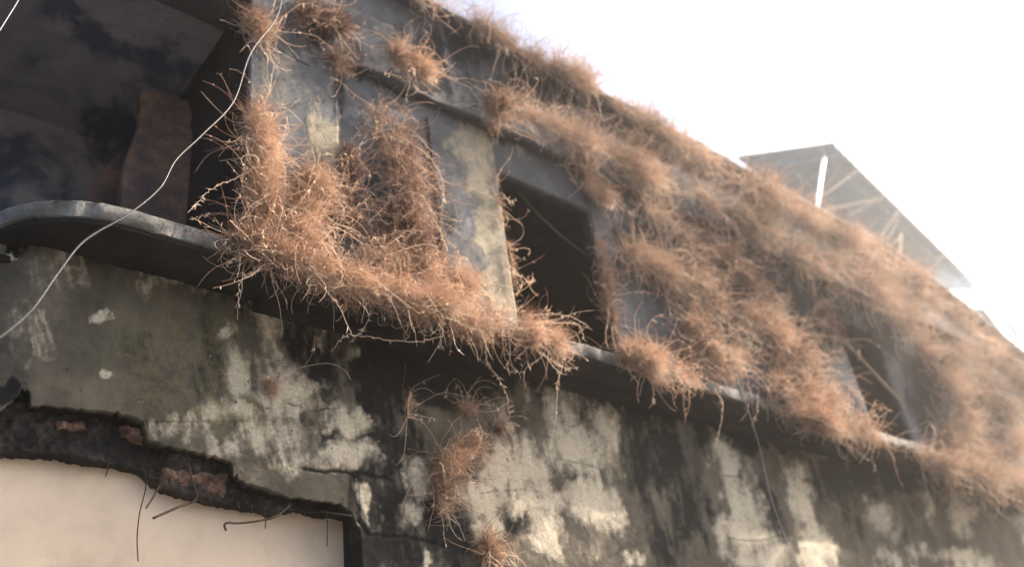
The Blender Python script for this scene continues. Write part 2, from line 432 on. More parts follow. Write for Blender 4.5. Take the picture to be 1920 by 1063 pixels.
def lower_wall():
    ja = jag(EDGE_A, 21, 1.8, 5)
    ex, ez = to_wall(ja, LY)
    o = np.argsort(ex); ex, ez = ex[o], ez[o]
    xj = P(676, 1000, LY)[0]           # jamb
    cols = np.concatenate([np.arange(-1.9, -.6, .03), np.arange(-.6, 4.9, .0085), np.arange(4.9, 15.0, .022)])
    rows = 260
    us = cols
    xe = WCX + us
    zb = np.interp(xe, ex, ez)
    zb = np.where(xe > xj, ZG, zb)
    t = np.linspace(0, 1, rows)
    # rows crowd towards the part in view
    top = ZL0 + .03
    Z = np.where((xe > xj)[:, None], np.where(t < .15, ZG + (t / .15) * (1.15 - ZG), 1.15 + (t - .15) / .85 * (top - 1.15))[None, :], zb[:, None] + (top - zb[:, None]) * t[None, :])
    U = np.repeat(us[:, None], rows, 1)
    X, Y = plan(U, LY, WCX, LY + WR)
    V = np.stack([X, Y, Z], -1).reshape(-1, 3)
    a = wear_shade(V, PALE, DARK, MOSS, CRACKS, WIDE)
    px, py = pix(V)
    # relief: lumps, shallow loss of skin, cracks that go in, dropped skin right of the opening
    rel = (fbm(V[:, 0] * 2.2, V[:, 2] * 2.2, 31, 5) - .5) * .03 + (fbm(V[:, 0] * 16, V[:, 2] * 16, 41, 4) - .5) * .008
    rel += a[:, 3] * .009
    rel -= np.clip(a[:, 0], 0, 1) * .004
    seg = ((px < 470) & (py < 790)) * 1.0
    rel -= seg * .008
    V[:, 1] += rel
    n = len(cols)
    idx = np.arange(n * rows).reshape(n, rows)
    F = np.stack([idx[:-1, :-1], idx[1:, :-1], idx[1:, 1:], idx[:-1, 1:]], -1).reshape(-1, 4)
    # cut the sheet at the jamb so that it does not smear across it
    jc = np.searchsorted(xe, xj)
    keep = np.ones((n - 1, rows - 1), bool); keep[jc - 1, :] = False
    F = F[keep.reshape(-1)]
    # close the strip at the jamb with its own ladder
    a_i, b_i = jc - 1, jc
    strip = []
    zt = V[idx[b_i], 2]
    for r in range(rows - 1):
        if zt[r + 1] > zb[a_i]: 
            # nearest row of the left column
            ra = int(np.clip(round((zt[r] - zb[a_i]) / (top - zb[a_i]) * (rows - 1)), 0, rows - 1))
            rb = int(np.clip(round((zt[r + 1] - zb[a_i]) / (top - zb[a_i]) * (rows - 1)), 0, rows - 1))
            strip.append((idx[a_i, ra], idx[b_i, r], idx[b_i, r + 1], idx[a_i, rb]))
    # the broken edge has thickness
    E0 = idx[:jc, 0]; nb = len(V)
    back = V[E0].copy(); back[:, 1] += .07; back[:, 2] += (fbm(back[:, 0] * 9, back[:, 0] * 0, 63, 4) - .5) * .05
    J0 = idx[jc, :]; back2 = V[J0].copy(); back2[:, 1] += .30
    V2 = np.concatenate([V, back, back2])
    k = np.arange(len(E0) - 1)
    F2 = np.stack([E0[k], nb + k, nb + k + 1, E0[k + 1]], -1)
    k = np.arange(len(J0) - 1)
    F3 = np.stack([J0[k], J0[k + 1], nb + len(E0) + k + 1, nb + len(E0) + k], -1)
    at = np.concatenate([a, np.tile([0, .9, 0, .3], (len(back), 1)), np.tile([0, .6, 0, .2], (len(back2), 1))])
    FF = np.concatenate([F, np.array(strip, int).reshape(-1, 4), F2, F3])
    link('lower_wall', mesh_np('lower_wall', V2, FF, M['lower'], True, {'wear_shade': at}), bld)

lower_wall()

# -- broken lintel core behind the plaster skin
def core():
    jb = jag(EDGE_B, 33, 1.5, 5)
    bx, bz = to_wall(jb, LY + .1)
    o = np.argsort(bx); bx, bz = bx[o], bz[o]
    xs = np.arange(.6, P(676, 1000, LY)[0] + .02, .009)
    zb = np.interp(xs, bx, bz)
    rows = 46
    t = np.linspace(0, 1, rows)
    Z = zb[:, None] + (2.25 - zb[:, None]) * t[None, :] ** 1.2
    X = np.repeat(xs[:, None], rows, 1)
    Yb = LY + .10 + np.where(X < WCX, WR - np.sqrt(np.maximum(WR ** 2 - (WCX - X) ** 2, 0.02)), 0)
    Y = Yb + (fbm(X * 9, Z * 9, 71, 5) - .5) * .09 + (fbm(X * 30, Z * 30, 75, 3) - .5) * .03
    V = np.stack([X, Y, Z], -1).reshape(-1, 3)
    n = len(xs); idx = np.arange(n * rows).reshape(n, rows)
    F = np.stack([idx[:-1, :-1], idx[1:, :-1], idx[1:, 1:], idx[:-1, 1:]], -1).reshape(-1, 4)
    E0 = idx[:, 0]; nb = len(V); back = V[E0].copy(); back[:, 1] += .16; back[:, 2] += (fbm(back[:, 0] * 8, back[:, 0] * 0, 67, 4) - .5) * .05
    k = np.arange(n - 1)
    F = np.concatenate([F, np.stack([E0[k], nb + k, nb + k + 1, E0[k + 1]], -1)])
    c = link('broken_lintel', mesh_np('broken_lintel', np.concatenate([V, back]), F, M['core'], True), bld)
    # bricks laid bare in the core
    def brick(poly, y0, seed):
        q = np.array([P(a, b, y0) for a, b in poly]); cxx, czz = q[:, 0].mean(), q[:, 2].mean()
        rr = np.random.default_rng(seed)
        nu, nv = 34, 16
        u = np.linspace(0, 1, nu)[:, None]; v = np.linspace(0, 1, nv)[None, :]
        p00, p10, p11, p01 = q
        G = p00 * ((1 - u) * (1 - v))[..., None] + p10 * (u * (1 - v))[..., None] + p11 * (u * v)[..., None] + p01 * ((1 - u) * v)[..., None]
        ed = np.minimum(np.minimum(u, 1 - u) * 4, np.minimum(v, 1 - v) * 3)
        G[..., 1] += .05 * np.clip(.6 - ed, 0, 1) + (fbm(G[..., 0] * 30, G[..., 2] * 30, seed, 4) - .5) * .05
        G[..., 2] += (fbm(G[..., 0] * 20, G[..., 2] * 20, seed + 3, 3) - .5) * .03
        idx = np.arange(nu * nv).reshape(nu, nv)
        F = np.stack([idx[:-1, :-1], idx[1:, :-1], idx[1:, 1:], idx[:-1, 1:]], -1).reshape(-1, 4)
        # backs of the brick
        rim = np.concatenate([idx[:, 0], idx[-1, 1:], idx[-2::-1, -1], idx[0, -2:0:-1]])
        Vv = G.reshape(-1, 3); nb = len(Vv); bk = Vv[rim].copy(); bk[:, 1] += .11
        m = len(rim); k = np.arange(m)
        F = np.concatenate([F, np.stack([rim[k], nb + k, nb + (k + 1) % m, rim[(k + 1) % m]], -1)])
        return link('brick', mesh_np('brick', np.concatenate([Vv, bk]), F, M['brick'], True), c)
    for poly, y0, sd in (([(305, 905), (428, 934), (440, 886), (306, 872)], LY + .085, 3), ([(236, 812), (276, 830), (274, 800), (230, 794)], LY + .05, 4), ([(110, 806), (165, 800), (160, 786), (105, 790)], LY + .075, 6)):
        b = brick(poly, y0, sd)
        for ch in [b]:
            ch.location = (0, 0, 0)
    # reinforcement bars hanging out of the break
    for pts, r in (([(352, 868, .25), (362, 905, .18), (368, 935, .16), (330, 952, .12), (287, 971, .10)], .006), ([(301, 905, .26), (288, 930, .2), (274, 952, .16)], .004),
                   ([(545, 945, .3), (520, 966, .2), (490, 975, .18), (450, 980, .16), (428, 979, .15), (421, 984, .15), (424, 994, .15)], .006), ([(600, 958, .3), (630, 963, .24), (660, 967, .2)], .006),
                   ([(272, 880, .3), (273, 915, .3), (262, 960, .34), (257, 1010, .38), (259, 1052, .4)], .003), ([(497, 950, .3), (498, 975, .3), (497, 990, .3)], .003), ([(613, 955, .3), (614, 990, .3), (613, 1024, .3)], .003),
                   ([(202, 868, .3), (201, 882, .28), (198, 893, .26)], .003), ([(470, 945, .28), (473, 958, .25)], .003), ([(445, 940, .28), (449, 952, .25)], .003)):
        q = spline([P(a, b, y + .12) for a, b, y in pts], 6)
        MB().tube(q, r, 6).build('rebar', M['rust'], c, True).location = (0, 0, 0)
core()
# pale board in the opening
MB().box(.82, P(668, 1000, .55)[0], .55, .58, ZG, 2.3).build('shutter_board', M['shutter'], bld)
MB().obox(tuple(P(666, 965, .5)), tuple(P(671, 1075, .5)), .012, .02, (0, 1, 0)).build('jamb_strip', M['core'], bld)

# -- ledge: sweeps along the front and round the corner
def ledge():
    us = np.concatenate([np.arange(-3.2, -1.1, .1), np.arange(-1.1, 8, .02), np.arange(8, 15, .06)])
    prof = [(.44, ZL0 + .006), (.006, ZL0), (0, ZL0 + .005), (0, ZL1 - .006), (.008, ZL1), (.44, ZL1 + .008)]
    V = []
    for k, (off, z) in enumerate(prof):
        nn = (fbm(us * 3, us * 0, 91, 4) - .5) * .02 + (fbm(us * 16, us * 0 + k * 1.7, 93, 3) - .5) * .010 + np.maximum(0, fbm(us * 9, us * 0 + k * .9, 99, 4) - .60) * .13
        x, y = plan(us, off + nn * (1 if 0 < k < 5 else 0))
        V.append(np.stack([x, y, z + (fbm(us * 2.5, us * 0 + 5, 95, 3) - .5) * .012 + (fbm(us * 18, us * 0 + k * 1.3, 97, 3) - .5) * .007], -1))
    V = np.array(V); m, n = V.shape[:2]
    idx = np.arange(m * n).reshape(m, n)
    F = np.stack([idx[:-1, :-1], idx[:-1, 1:], idx[1:, 1:], idx[1:, :-1]], -1).reshape(-1, 4)
    link('ledge', mesh_np('ledge', V.reshape(-1, 3), F, M['ledge'], False), bld)
ledge()
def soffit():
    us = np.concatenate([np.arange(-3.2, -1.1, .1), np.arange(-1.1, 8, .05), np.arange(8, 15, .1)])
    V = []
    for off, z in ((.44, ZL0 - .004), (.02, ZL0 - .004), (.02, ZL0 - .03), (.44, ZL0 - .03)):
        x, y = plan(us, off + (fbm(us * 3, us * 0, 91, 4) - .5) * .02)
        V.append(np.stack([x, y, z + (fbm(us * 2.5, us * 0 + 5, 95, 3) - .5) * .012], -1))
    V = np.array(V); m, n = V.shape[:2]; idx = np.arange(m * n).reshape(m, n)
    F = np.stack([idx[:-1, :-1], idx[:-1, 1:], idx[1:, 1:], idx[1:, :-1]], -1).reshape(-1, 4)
    link('ledge_soffit_shade', mesh_np('ledge_soffit_shade', V.reshape(-1, 3), F, M['soffit'], False), bld)  # dark sheet added below the ledge, with its shade painted in
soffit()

# -- upper wall, in panels round the openings
UPALE = [(585, 230, 16, 55, .04, .7), (612, 260, 18, 36, .04, 1.0), (880, 270, 40, 45, .1, .85), (905, 340, 32, 60, .15, .95), (925, 430, 30, 80, .16, 1.0), (940, 530, 28, 60, .16, 1.05), (530, 180, 26, 60, .03, .3), (490, 150, 12, 30, 0, .45), (980, 270, 8, 50, .15, .35), (1690, 720, 10, 60, .3, .4)]
UDARK = [(1725, 700, 40, 120, .3, .7), (1650, 640, 40, 50, .3, .6), (1190, 450, 60, 60, .2, .45), (720, 690, 110, 80, .1, .8), (850, 700, 90, 60, .1, .9), (1230, 850, 70, 90, .2, .6), (1300, 950, 30, 90, .2, .5), (1580, 900, 60, 60, .3, .6), (1260, 1010, 50, 60, .2, .5), (790, 150, 60, 26, .5, 1.0), (660, 110, 50, 30, 0, .6), (600, 60, 60, 50, 0, .5), (850, 90, 120, 40, .5, .5), (730, 340, 40, 90, .05, .5), (820, 420, 26, 100, .1, .5), (620, 420, 30, 60, 0, .5), (1250, 420, 100, 70, .3, .4), (1400, 500, 200, 120, .3, .45), (1050, 170, 200, 40, .5, .5), (1500, 560, 150, 100, .3, .4), (630, 160, 14, 60, .03, .5), (1850, 750, 100, 100, .3, .3), (960, 250, 60, 12, .4, .6)]  # stains, plus painted shade under the string course and behind the creepers
UMOSS = [(1350, 470, 60, 50, .2, .7), (640, 290, 20, 30, 0, .5), (600, 300, 30, 40, 0, .4), (480, 170, 20, 30, 0, .5)]
UCR = [jag(l, 105 + i, 1.4, 8) for i, l in enumerate([[(485, 15), (505, 70), (540, 105), (580, 125)], [(492, 95), (505, 130), (515, 155)], [(620, 150), (636, 165), (639, 210), (641, 260)], [(1090, 330), (1100, 380)]])]

def panel(x0, x1, z0, z1, y, st, depth=.12):
    xs = np.linspace(x0, x1, max(2, int((x1 - x0) / st) + 1)); zs = np.linspace(z0, z1, max(2, int((z1 - z0) / st) + 1))
    X, Z = np.meshgrid(xs, zs, indexing='ij')
    Yv = np.zeros_like(X) + y
    V = np.stack([X, Yv, Z], -1).reshape(-1, 3)
    a = wear_shade(V, UPALE, UDARK, UMOSS, UCR, None)
    V[:, 1] += (fbm(V[:, 0] * 2, V[:, 2] * 1.4, 131, 4) - .5) * .025 + (fbm(V[:, 0] * 14, V[:, 2] * 14, 141, 3) - .5) * .006 - np.clip(a[:, 0], 0, 1) * .006 + a[:, 3] * .015
    n, m = len(xs), len(zs); idx = np.arange(n * m).reshape(n, m)
    F = np.stack([idx[:-1, :-1], idx[1:, :-1], idx[1:, 1:], idx[:-1, 1:]], -1).reshape(-1, 4)
    rim = np.concatenate([idx[:, 0], idx[-1, 1:], idx[-2::-1, -1], idx[0, -2:0:-1]])
    jit = .012 * rng.standard_normal(len(rim))
    nb = len(V); bk = V[rim].copy(); bk[:, 1] = y + depth
    k = np.arange(len(rim)); r2 = (k + 1) % len(rim)
    F2 = np.stack([rim[k], nb + k, nb + r2, rim[r2]], -1)
    ar = a[rim].copy(); ar[:, 1] = 1.1; ar[:, 0] = 0  # pier sides and reveals painted dark, shade put into the mask
    at = np.concatenate([a, ar])
    return np.concatenate([V, bk]), np.concatenate([F, F2]), at

def join(parts):
    V = []; F = []; A = []; b = 0
    for v, f, a in parts:
        V.append(v); F.append(f + b); A.append(a); b += len(v)
    return np.concatenate(V), np.concatenate(F), np.concatenate(A)

XP = 1.84; ZT = 6.16
W1 = (3.93, 5.0, 4.61); W2 = (8.7, 9.5, 4.52)
parts = [panel(2.49, W1[0], ZL1, ZT, UY, .011), panel(W1[0], W1[1], W1[2], ZT, UY, .012), panel(W1[1], W2[0], ZL1, ZT, UY, .02),
         panel(W2[0], W2[1], W2[2], ZT, UY, .03), panel(W2[1], 16, ZL1, ZT, UY, .04)]
v, f, a = join(parts)
v[:, 2] = ZL1 + (v[:, 2] - ZL1) * (1 - .85 * np.clip((v[:, 0] - 10.6) / 3.4, 0, 1) ** 1.2 / (ZT - ZL1))
link('upper_wall', mesh_np('upper_wall', v, f, M['upper'], True, {'wear_shade': a}), bld)
v, f, a = panel(XP, 2.487, ZL1, 5.9, UY - .055, .011, .12)
link('corner_pier', mesh_np('corner_pier', v, f, M['upper'], True, {'wear_shade': a}), bld)
# narrow raised strip left of the window
v, f, a = panel(3.30, W1[0] - .004, ZL1, 4.86, UY - .022, .012, .05)
link('window_jamb_strip', mesh_np('window_jamb_strip', v, f, M['upper'], True, {'wear_shade': a}), bld)
# string course over the windows and the coping of the parapet
def course(name, y0, y1, z0, z1, x0, x1, seed, mat):
    us = np.arange(x0, x1, .04)
    prof = [(y1, z0 + .02), (y0 + .012, z0), (y0, z0 + .012), (y0, z1 - .012), (y0 + .02, z1), (y1, z1 + .03)]
    V = np.array([np.stack([us, y + (fbm(us * 5, us * 0 + k * .3, seed, 4) - .5) * .03 * (0 < k < 5), z + (fbm(us * 4, us * 0 + 3 + k * .2, seed + 9, 4) - .5) * .03 + (drop(us) if z0 > 6 else 0)], -1) for k, (y, z) in enumerate(prof)])
    m, n = V.shape[:2]; idx = np.arange(m * n).reshape(m, n)
    F = np.stack([idx[:-1, :-1], idx[:-1, 1:], idx[1:, 1:], idx[1:, :-1]], -1).reshape(-1, 4)
    me = mesh_np(name, V.reshape(-1, 3), F, mat, False)
    return link(name, me, bld)
def drop(x):
    # the far end of the parapet has sagged and broken down
    return -.85 * np.clip((np.asarray(x) - 10.6) / 3.4, 0, 1) ** 1.2
M['course'] = rough('course_concrete', [(.34, c3(.03, .032, .036)), (.5, c3(.07, .073, .08)), (.7, c3(.13, .13, .13))], 4, .5, 40)
course('string_course', .045, .14, 5.0, 5.05, 2.49, 16, 151, M['course'])
course('parapet_coping', .0, .40, 6.05, 6.14, -.6, 16, 161, M['course'])
# roof slab, parapet beam over the loggia
MB().box(-.6, XP, .42, 8, 5.92, 6.02).box(XP + .002, 10.6, .245, 8, 5.90, 6.02).box(10.602, 16, .245, 8, 5.10, 5.2).build('roof', M['course'], bld)
MB().box(-.6, XP - .002, .06, .42, 5.2, 6.02).build('edge_beam', M['course'], bld)
# loggia: ceiling, back wall, side wall with a doorway
MB().box(-.6, XP - .002, .424, 2.6, 5.32, 5.42).build('loggia_ceiling', M['ceil'], bld)
MB().box(-.6, XP + .15, 2.1, 2.2, 3.0, 5.31).build('loggia_back_wall', M['ceil'], bld)
MB().box(XP, XP + .12, .62, 2.095, 3.0, 5.315).box(XP + .01, XP + .12, .424, .618, 4.45, 5.315).build('loggia_side_wall', M['soffit'], bld)
MB().box(-.6, XP + .1, .42, 2.09, 2.9, 3.0).build('loggia_floor', M['ledge'], bld)
MB().box(-.6, XP + .1, .40, 2.09, 2.86, 2.897).build('floor_underside_shade', M['soffit'], bld)  # dark slab added under the floor, its colour stands in for shade
def slab(name, poly, y, th, mat):
    q = [P(a, b, y) for a, b in poly]; n = len(q); m = MB()
    m.v = [tuple(p) for p in q] + [(p[0], p[1] + th, p[2]) for p in q]
    m.f = [tuple(range(n))[::-1], tuple(range(n, 2 * n))] + [(i, (i + 1) % n, n + (i + 1) % n, n + i) for i in range(n)]
    return m.build(name, M[mat], bld)
M['panel'] = rough('red_brown_panel', [(.38, c3(.06, .055, .07)), (.47, c3(.12, .085, .078)), (.55, c3(.20, .125, .10)), (.72, c3(.31, .205, .165))], 2.2, .5, 11)
slab('boarded_panel', [(222, 450), (226, 400), (229, 340), (236, 300), (252, 262), (262, 236), (264, 205), (262, 178), (276, 170), (292, 176), (310, 172), (330, 184), (352, 190), (360, 214), (357, 240), (368, 262), (378, 290), (392, 312), (397, 340), (394, 390), (397, 450)], 1.0, .08, 'panel')
slab('arch_fragment', [(140, 420), (168, 355), (200, 310), (238, 272), (258, 250), (236, 340), (222, 420)], 1.35, .1, 'panel')
# dark rooms behind the openings
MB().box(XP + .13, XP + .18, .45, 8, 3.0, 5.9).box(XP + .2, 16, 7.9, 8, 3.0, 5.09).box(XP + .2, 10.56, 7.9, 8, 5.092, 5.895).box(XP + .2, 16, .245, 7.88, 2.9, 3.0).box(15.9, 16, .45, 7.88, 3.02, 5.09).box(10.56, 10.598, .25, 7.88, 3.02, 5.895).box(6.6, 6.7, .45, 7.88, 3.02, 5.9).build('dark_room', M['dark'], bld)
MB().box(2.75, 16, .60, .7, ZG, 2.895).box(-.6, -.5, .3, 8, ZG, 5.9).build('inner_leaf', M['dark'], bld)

# ------------------------------------------------------------------ creepers
def walk(root, d0, L, S, curl, grav, rr, ywall, turn=.6):
    """strands: N curved chains of S segments"""
    N = len(root)
    pts = np.zeros((N, S + 1, 3)); pts[:, 0] = root
    d = d0.copy(); om = rr.normal(0, curl, (N, 3)); st = (L / S)[:, None]
    for k in range(S):
        om = om * (1 - turn * .35) + rr.normal(0, curl * turn, (N, 3))
        d = d + np.cross(om, d); d[:, 2] -= grav
        d /= np.linalg.norm(d, axis=1, keepdims=True)
        p = pts[:, k] + d * st
        over = p[:, 1] > ywall
        d[over, 1] = -np.abs(d[over, 1]) * .5 - .05
        p[over, 1] = ywall - .004
        pts[:, k + 1] = p
    return pts

def tubes(pts, rad, tip=.35, sides=3):
    N, S1, _ = pts.shape
    t = np.gradient(pts, axis=1); t /= np.linalg.norm(t, axis=2, keepdims=True) + 1e-9
    ref = np.array([.37, .81, .45]); a = np.cross(t, ref); a /= np.linalg.norm(a, axis=2, keepdims=True) + 1e-9
    b = np.cross(t, a)
    r = rad[:, None] * np.linspace(1, tip, S1)[None, :]
    V = np.stack([pts + r[..., None] * (a * math.cos(2 * math.pi * j / sides) + b * math.sin(2 * math.pi * j / sides)) for j in range(sides)], 2)
    idx = np.arange(N * S1 * sides).reshape(N, S1, sides)
    F = np.stack([np.stack([idx[:, :-1, j], idx[:, :-1, (j + 1) % sides], idx[:, 1:, (j + 1) % sides], idx[:, 1:, j]], -1) for j in range(sides)], 2)
    return V.reshape(-1, 3), F.reshape(-1, 4)

def pods(pos, d, L, wd):
    """small dry pods: spindles with four sides"""
    d = d / (np.linalg.norm(d, axis=1, keepdims=True) + 1e-9)
    a = np.cross(d, [.3, .8, .5]); a /= np.linalg.norm(a, axis=1, keepdims=True) + 1e-9; b = np.cross(d, a)
    pts = np.stack([pos, pos + d * (L * .4)[:, None] + a * (L * .06)[:, None], pos + d * L[:, None]], 1)
    r = np.stack([wd * .2, wd, wd * .08], 1)
    t = a[:, None, :], b[:, None, :]
    V = np.stack([pts + r[..., None] * (t[0] * math.cos(2 * math.pi * j / 3) + t[1] * math.sin(2 * math.pi * j / 3)) for j in range(3)], 2)
    N = len(pos); idx = np.arange(N * 9).reshape(N, 3, 3)
    F = np.stack([np.stack([idx[:, :-1, j], idx[:, :-1, (j + 1) % 3], idx[:, 1:, (j + 1) % 3], idx[:, 1:, j]], -1) for j in range(3)], 2)
    return V.reshape(-1, 3), F.reshape(-1, 4)

DENS = 1.9
def creeper(label, stroke, n, seed, y=0.0, mat='straw', thick=.6, L=(.08, .2), wires=.03, wl=(.25, .55), podn=.10, stems=3, stem_len=.5, grav=.06, curl=.34, rscale=1.0, up=0.0, group='dry creepers on the facade', cat='creeper', tone=.5):
    """a clump of dry creeper that follows a line of places (x, y, half width) on the wall"""
    if mat == 'straw_pale' and L == (.08, .2): L, grav, curl = (.12, .36), .11, .26; n = int(n * .95); wires = max(wires, .07); wl = (.3, .75)
    if 'masses' in group: thick = min(thick, .42) if thick < 1 else .8; grav = max(grav, .13); curl = .24; wires = max(wires, .06)
    rr = np.random.default_rng(seed)
    st = np.array([(s[0], s[1], s[2]) for s in stroke], float)
    seg = np.linalg.norm(np.diff(st[:, :2], axis=0), axis=1) if len(st) > 1 else np.array([1e-6])
    wt = seg * (st[:-1, 2] + st[1:, 2]) + st[:-1, 2] ** 2 if len(st) > 1 else np.array([1.0])
    def roots(m, spread=1.0):
        k = rr.choice(len(wt), m, p=wt / wt.sum()) if len(st) > 1 else np.zeros(m, int)
        t = rr.random(m)
        a = st[k]; b = st[np.minimum(k + 1, len(st) - 1)]
        c = a + (b - a) * t[:, None]
        # clumpy: gather roots about a few dozen knots
        ang = rr.random(m) * 2 * math.pi; rad = np.minimum(np.abs(rr.normal(0, .55, m)), 1.35) * c[:, 2] * spread
        ox, oy = rad * np.cos(ang), rad * np.sin(ang)
        q = c[:, :2] + np.stack([ox, oy], 1)
        fac = np.maximum(0, 1 - (rad / (c[:, 2] * max(spread, 1e-6))) ** 2)
        return q, fac, c[:, 2]
    def world(q, dep):
        dv = np.stack([q[:, 0] - W / 2, -(q[:, 1] - H / 2), np.full(len(q), -FOC)], 1) @ ROT.T
        t = (D + dep) / dv[:, 1]
        return dv * t[:, None] + np.array([0, -D, CAMZ])
    ctr = world(st[:, :2].mean(0)[None], np.array([y]))[0]
    dist = np.linalg.norm(ctr - np.array([0, -D, CAMZ])); mpp = dist / FOC
    n = int(n * DENS)
    # keep only roots that fall in the ragged, holed parts of the clump
    q, fac, hw = roots(int(n * 3.4))
    lean = .35 if dist > 6 else .1
    nz = .6 * fbm((q[:, 0] - q[:, 1] * lean) / 26, q[:, 1] / 44, seed, 4) + .5 * fbm(q[:, 0] / 12, q[:, 1] / 17, seed + 50, 3) + fac * .12 + rr.normal(0, .04, len(q))
    keep = np.argsort(-nz)[:n]; q, fac, hw = q[keep], fac[keep], hw[keep]
    dep = y - np.maximum(.004, fac * hw * mpp * thick * rr.random(len(q)) ** .7)
    R = world(q, dep)
    patch = (fbm(q[:, 0] / 30, q[:, 1] / 22, seed + 90, 3) - .5) * (1.7 if dist > 6 else 1.3)
    d0 = rr.normal(0, 1, (len(R), 3)); d0[:, 1] = -np.abs(d0[:, 1]) * .7; d0[:, 2] += up
    d0 /= np.linalg.norm(d0, axis=1, keepdims=True)
    rb = (.0003 + .00014 * dist) * rscale
    ln = L[0] * .6 + (L[1] - L[0] * .6) * rr.random(len(R)) ** 1.6
    pts = walk(R, d0, ln, 5, curl * .8, grav, rr, y, .95)
    V, F = tubes(pts, rb * rr.uniform(.6, 1.25, len(R)))
    tn = np.repeat(np.clip(np.where(rr.random(len(R)) < .14, .95, tone + patch) + rr.normal(0, .17, len(R)), 0, 1), 18)
    Vs, Fs, Ts = [V], [F], [tn]; base = len(V)
    # longer wiry runners through the tangle
    m = max(4, int(n * wires))
    q, fac, hw = roots(m, .9)
    R2 = world(q, y - np.maximum(.01, fac * hw * mpp * thick * rr.uniform(.4, 1.1, m)))
    d2 = rr.normal(0, 1, (m, 3)); d2[:, 1] = -np.abs(d2[:, 1]) * .5; d2[:, 2] += up * .6; d2 /= np.linalg.norm(d2, axis=1, keepdims=True)
    p2 = walk(R2, d2, rr.uniform(wl[0], wl[1], m) * rr.uniform(.5, 1, m), 9, .2, grav * .8, rr, y - .004)
    V, F = tubes(p2, rb * 1.6 * rr.uniform(.8, 1.4, m), .5)
    Vs.append(V); Fs.append(F + base); Ts.append(np.repeat(np.clip(.72 + rr.normal(0, .2, m), .1, 1), 30)); base += len(V)
    # pods on the runners
    k = int(n * podn * .5)
    if k:
        i = rr.integers(0, m, k); j = rr.integers(2, 9, k)
        src = rr.random(k) < .55
        ii = rr.integers(0, len(pts), k); jj = rr.integers(2, 5, k)
        pos = np.where(src[:, None], p2[i, j], pts[ii, jj]); dr = rr.normal(0, 1, (k, 3)); dr[:, 2] -= .4; dr[:, 1] -= .3
        V, F = pods(pos, dr, rr.uniform(.012, .035, k), rr.uniform(.0018, .0036, k) * (1 + .06 * dist))
        Vs.append(V); Fs.append(F + base); Ts.append(np.repeat(np.clip(.85 + rr.normal(0, .15, k), .3, 1), 9)); base += len(V)
    root = empty('dry_creeper', label, cat, tuple(float(c) for c in ctr), group)
    link('tangle', mesh_np('tangle', np.concatenate(Vs), np.concatenate(Fs), M[mat], False, {'tone': np.concatenate(Ts)}), root)
    # a few stems one can follow by eye
    for s in range(stems):
        q, fac, hw = roots(1, .8)
        r0 = world(q, np.array([y - .02 - hw[0] * mpp * thick * .4]))
        dd = rr.normal(0, 1, (1, 3)); dd[:, 1] = -abs(dd[:, 1]) * .4; dd[:, 2] += up; dd /= np.linalg.norm(dd)
        p3 = walk(r0, dd, np.array([stem_len * rr.uniform(.6, 1.3)]), 14, .13, grav * .5, rr, y - .006)
        stem(p3[0], rb * 2.0, root, mat, rr)
    return root

def stem(p, r, root, mat, rr, leaves=6):
    p = np.asarray(p, float)
    V, F = tubes(p[None], np.array([r]), .4, 4)
    k = leaves; j = rr.integers(2, len(p) - 1, k)
    dr = rr.normal(0, 1, (k, 3)); dr[:, 2] -= .6
    V2, F2 = pods(p[j], dr, rr.uniform(.02, .05, k), rr.uniform(.002, .004, k))
    me = mesh_np('stem', np.concatenate([V, V2]), np.concatenate([F, F2 + len(V)]), M[mat], False, {'tone': np.concatenate([np.full(len(V), .85), np.full(len(V2), .95)])})
    return link('stem', me, root)

def long_stem(root, pts, r=.0028, mat='straw', seed=0, leaves=14):
    p = spline([P(a, b, y) for a, b, y in pts], 8)
    rr = np.random.default_rng(seed + 500)
    p = np.array(p) + rr.normal(0, .003, (len(p), 3))
    return stem(p, r, root, mat, rr, leaves)

CRP = {}
# -- on the ledge
CRP['roll'] = creeper('thick orange-tan creeper roll draped over the ledge left of the first window', [(600, 510, 30), (680, 535, 42), (760, 555, 52), (840, 575, 54), (920, 598, 50), (990, 620, 44), (1045, 650, 26)], 6500, 1, y=-.01, thick=1.0, stems=10, grav=.05)
CRP['corner'] = creeper('dry creeper lying on the ledge at the foot of the corner pier', [(425, 440, 12), (470, 452, 26), (520, 472, 32), (575, 495, 32), (620, 515, 26)], 3000, 2, y=-.01, thick=1.0, stems=8)
CRP['pier'] = creeper('bushy tan creeper climbing the left edge of the corner pier', [(478, 215, 38), (492, 275, 44), (494, 340, 44), (500, 400, 50), (530, 440, 50)], 4200, 3, y=.05, stems=8)
CRP['pier_mid'] = creeper('tan creeper tangle across the right foot of the corner pier', [(600, 330, 44), (590, 390, 62), (560, 430, 60), (590, 470, 44)], 3600, 4, y=.05, stems=8)
CRP['bramble'] = creeper('open wiry bramble with dark stems on the recessed wall between pier and strip', [(708, 200, 22), (745, 265, 46), (765, 340, 62), (765, 420, 62), (775, 490, 66)], 3400, 5, y=.10, mat='straw_dark', stems=14, wires=.09, stem_len=.7, tone=.45, L=(.07, .18))
CRP['loop'] = creeper('looping bare stems in the groove beside the corner pier', [(650, 280, 14), (655, 350, 22), (665, 430, 24)], 700, 6, y=.10, mat='straw_dark', stems=9, wires=.12, tone=.4)
CRP['foot'] = creeper('dense creeper heap at the foot of the wiry bramble', [(690, 480, 36), (760, 505, 48), (830, 530, 48), (880, 550, 30)], 3000, 7, y=.06, stems=6)
CRP['r1'] = creeper('hanging tuft on the ledge just right of the first window', [(1160, 650, 20), (1200, 668, 32), (1250, 690, 36), (1300, 712, 24)], 2300, 8, y=-.01, thick=.9, stems=7)
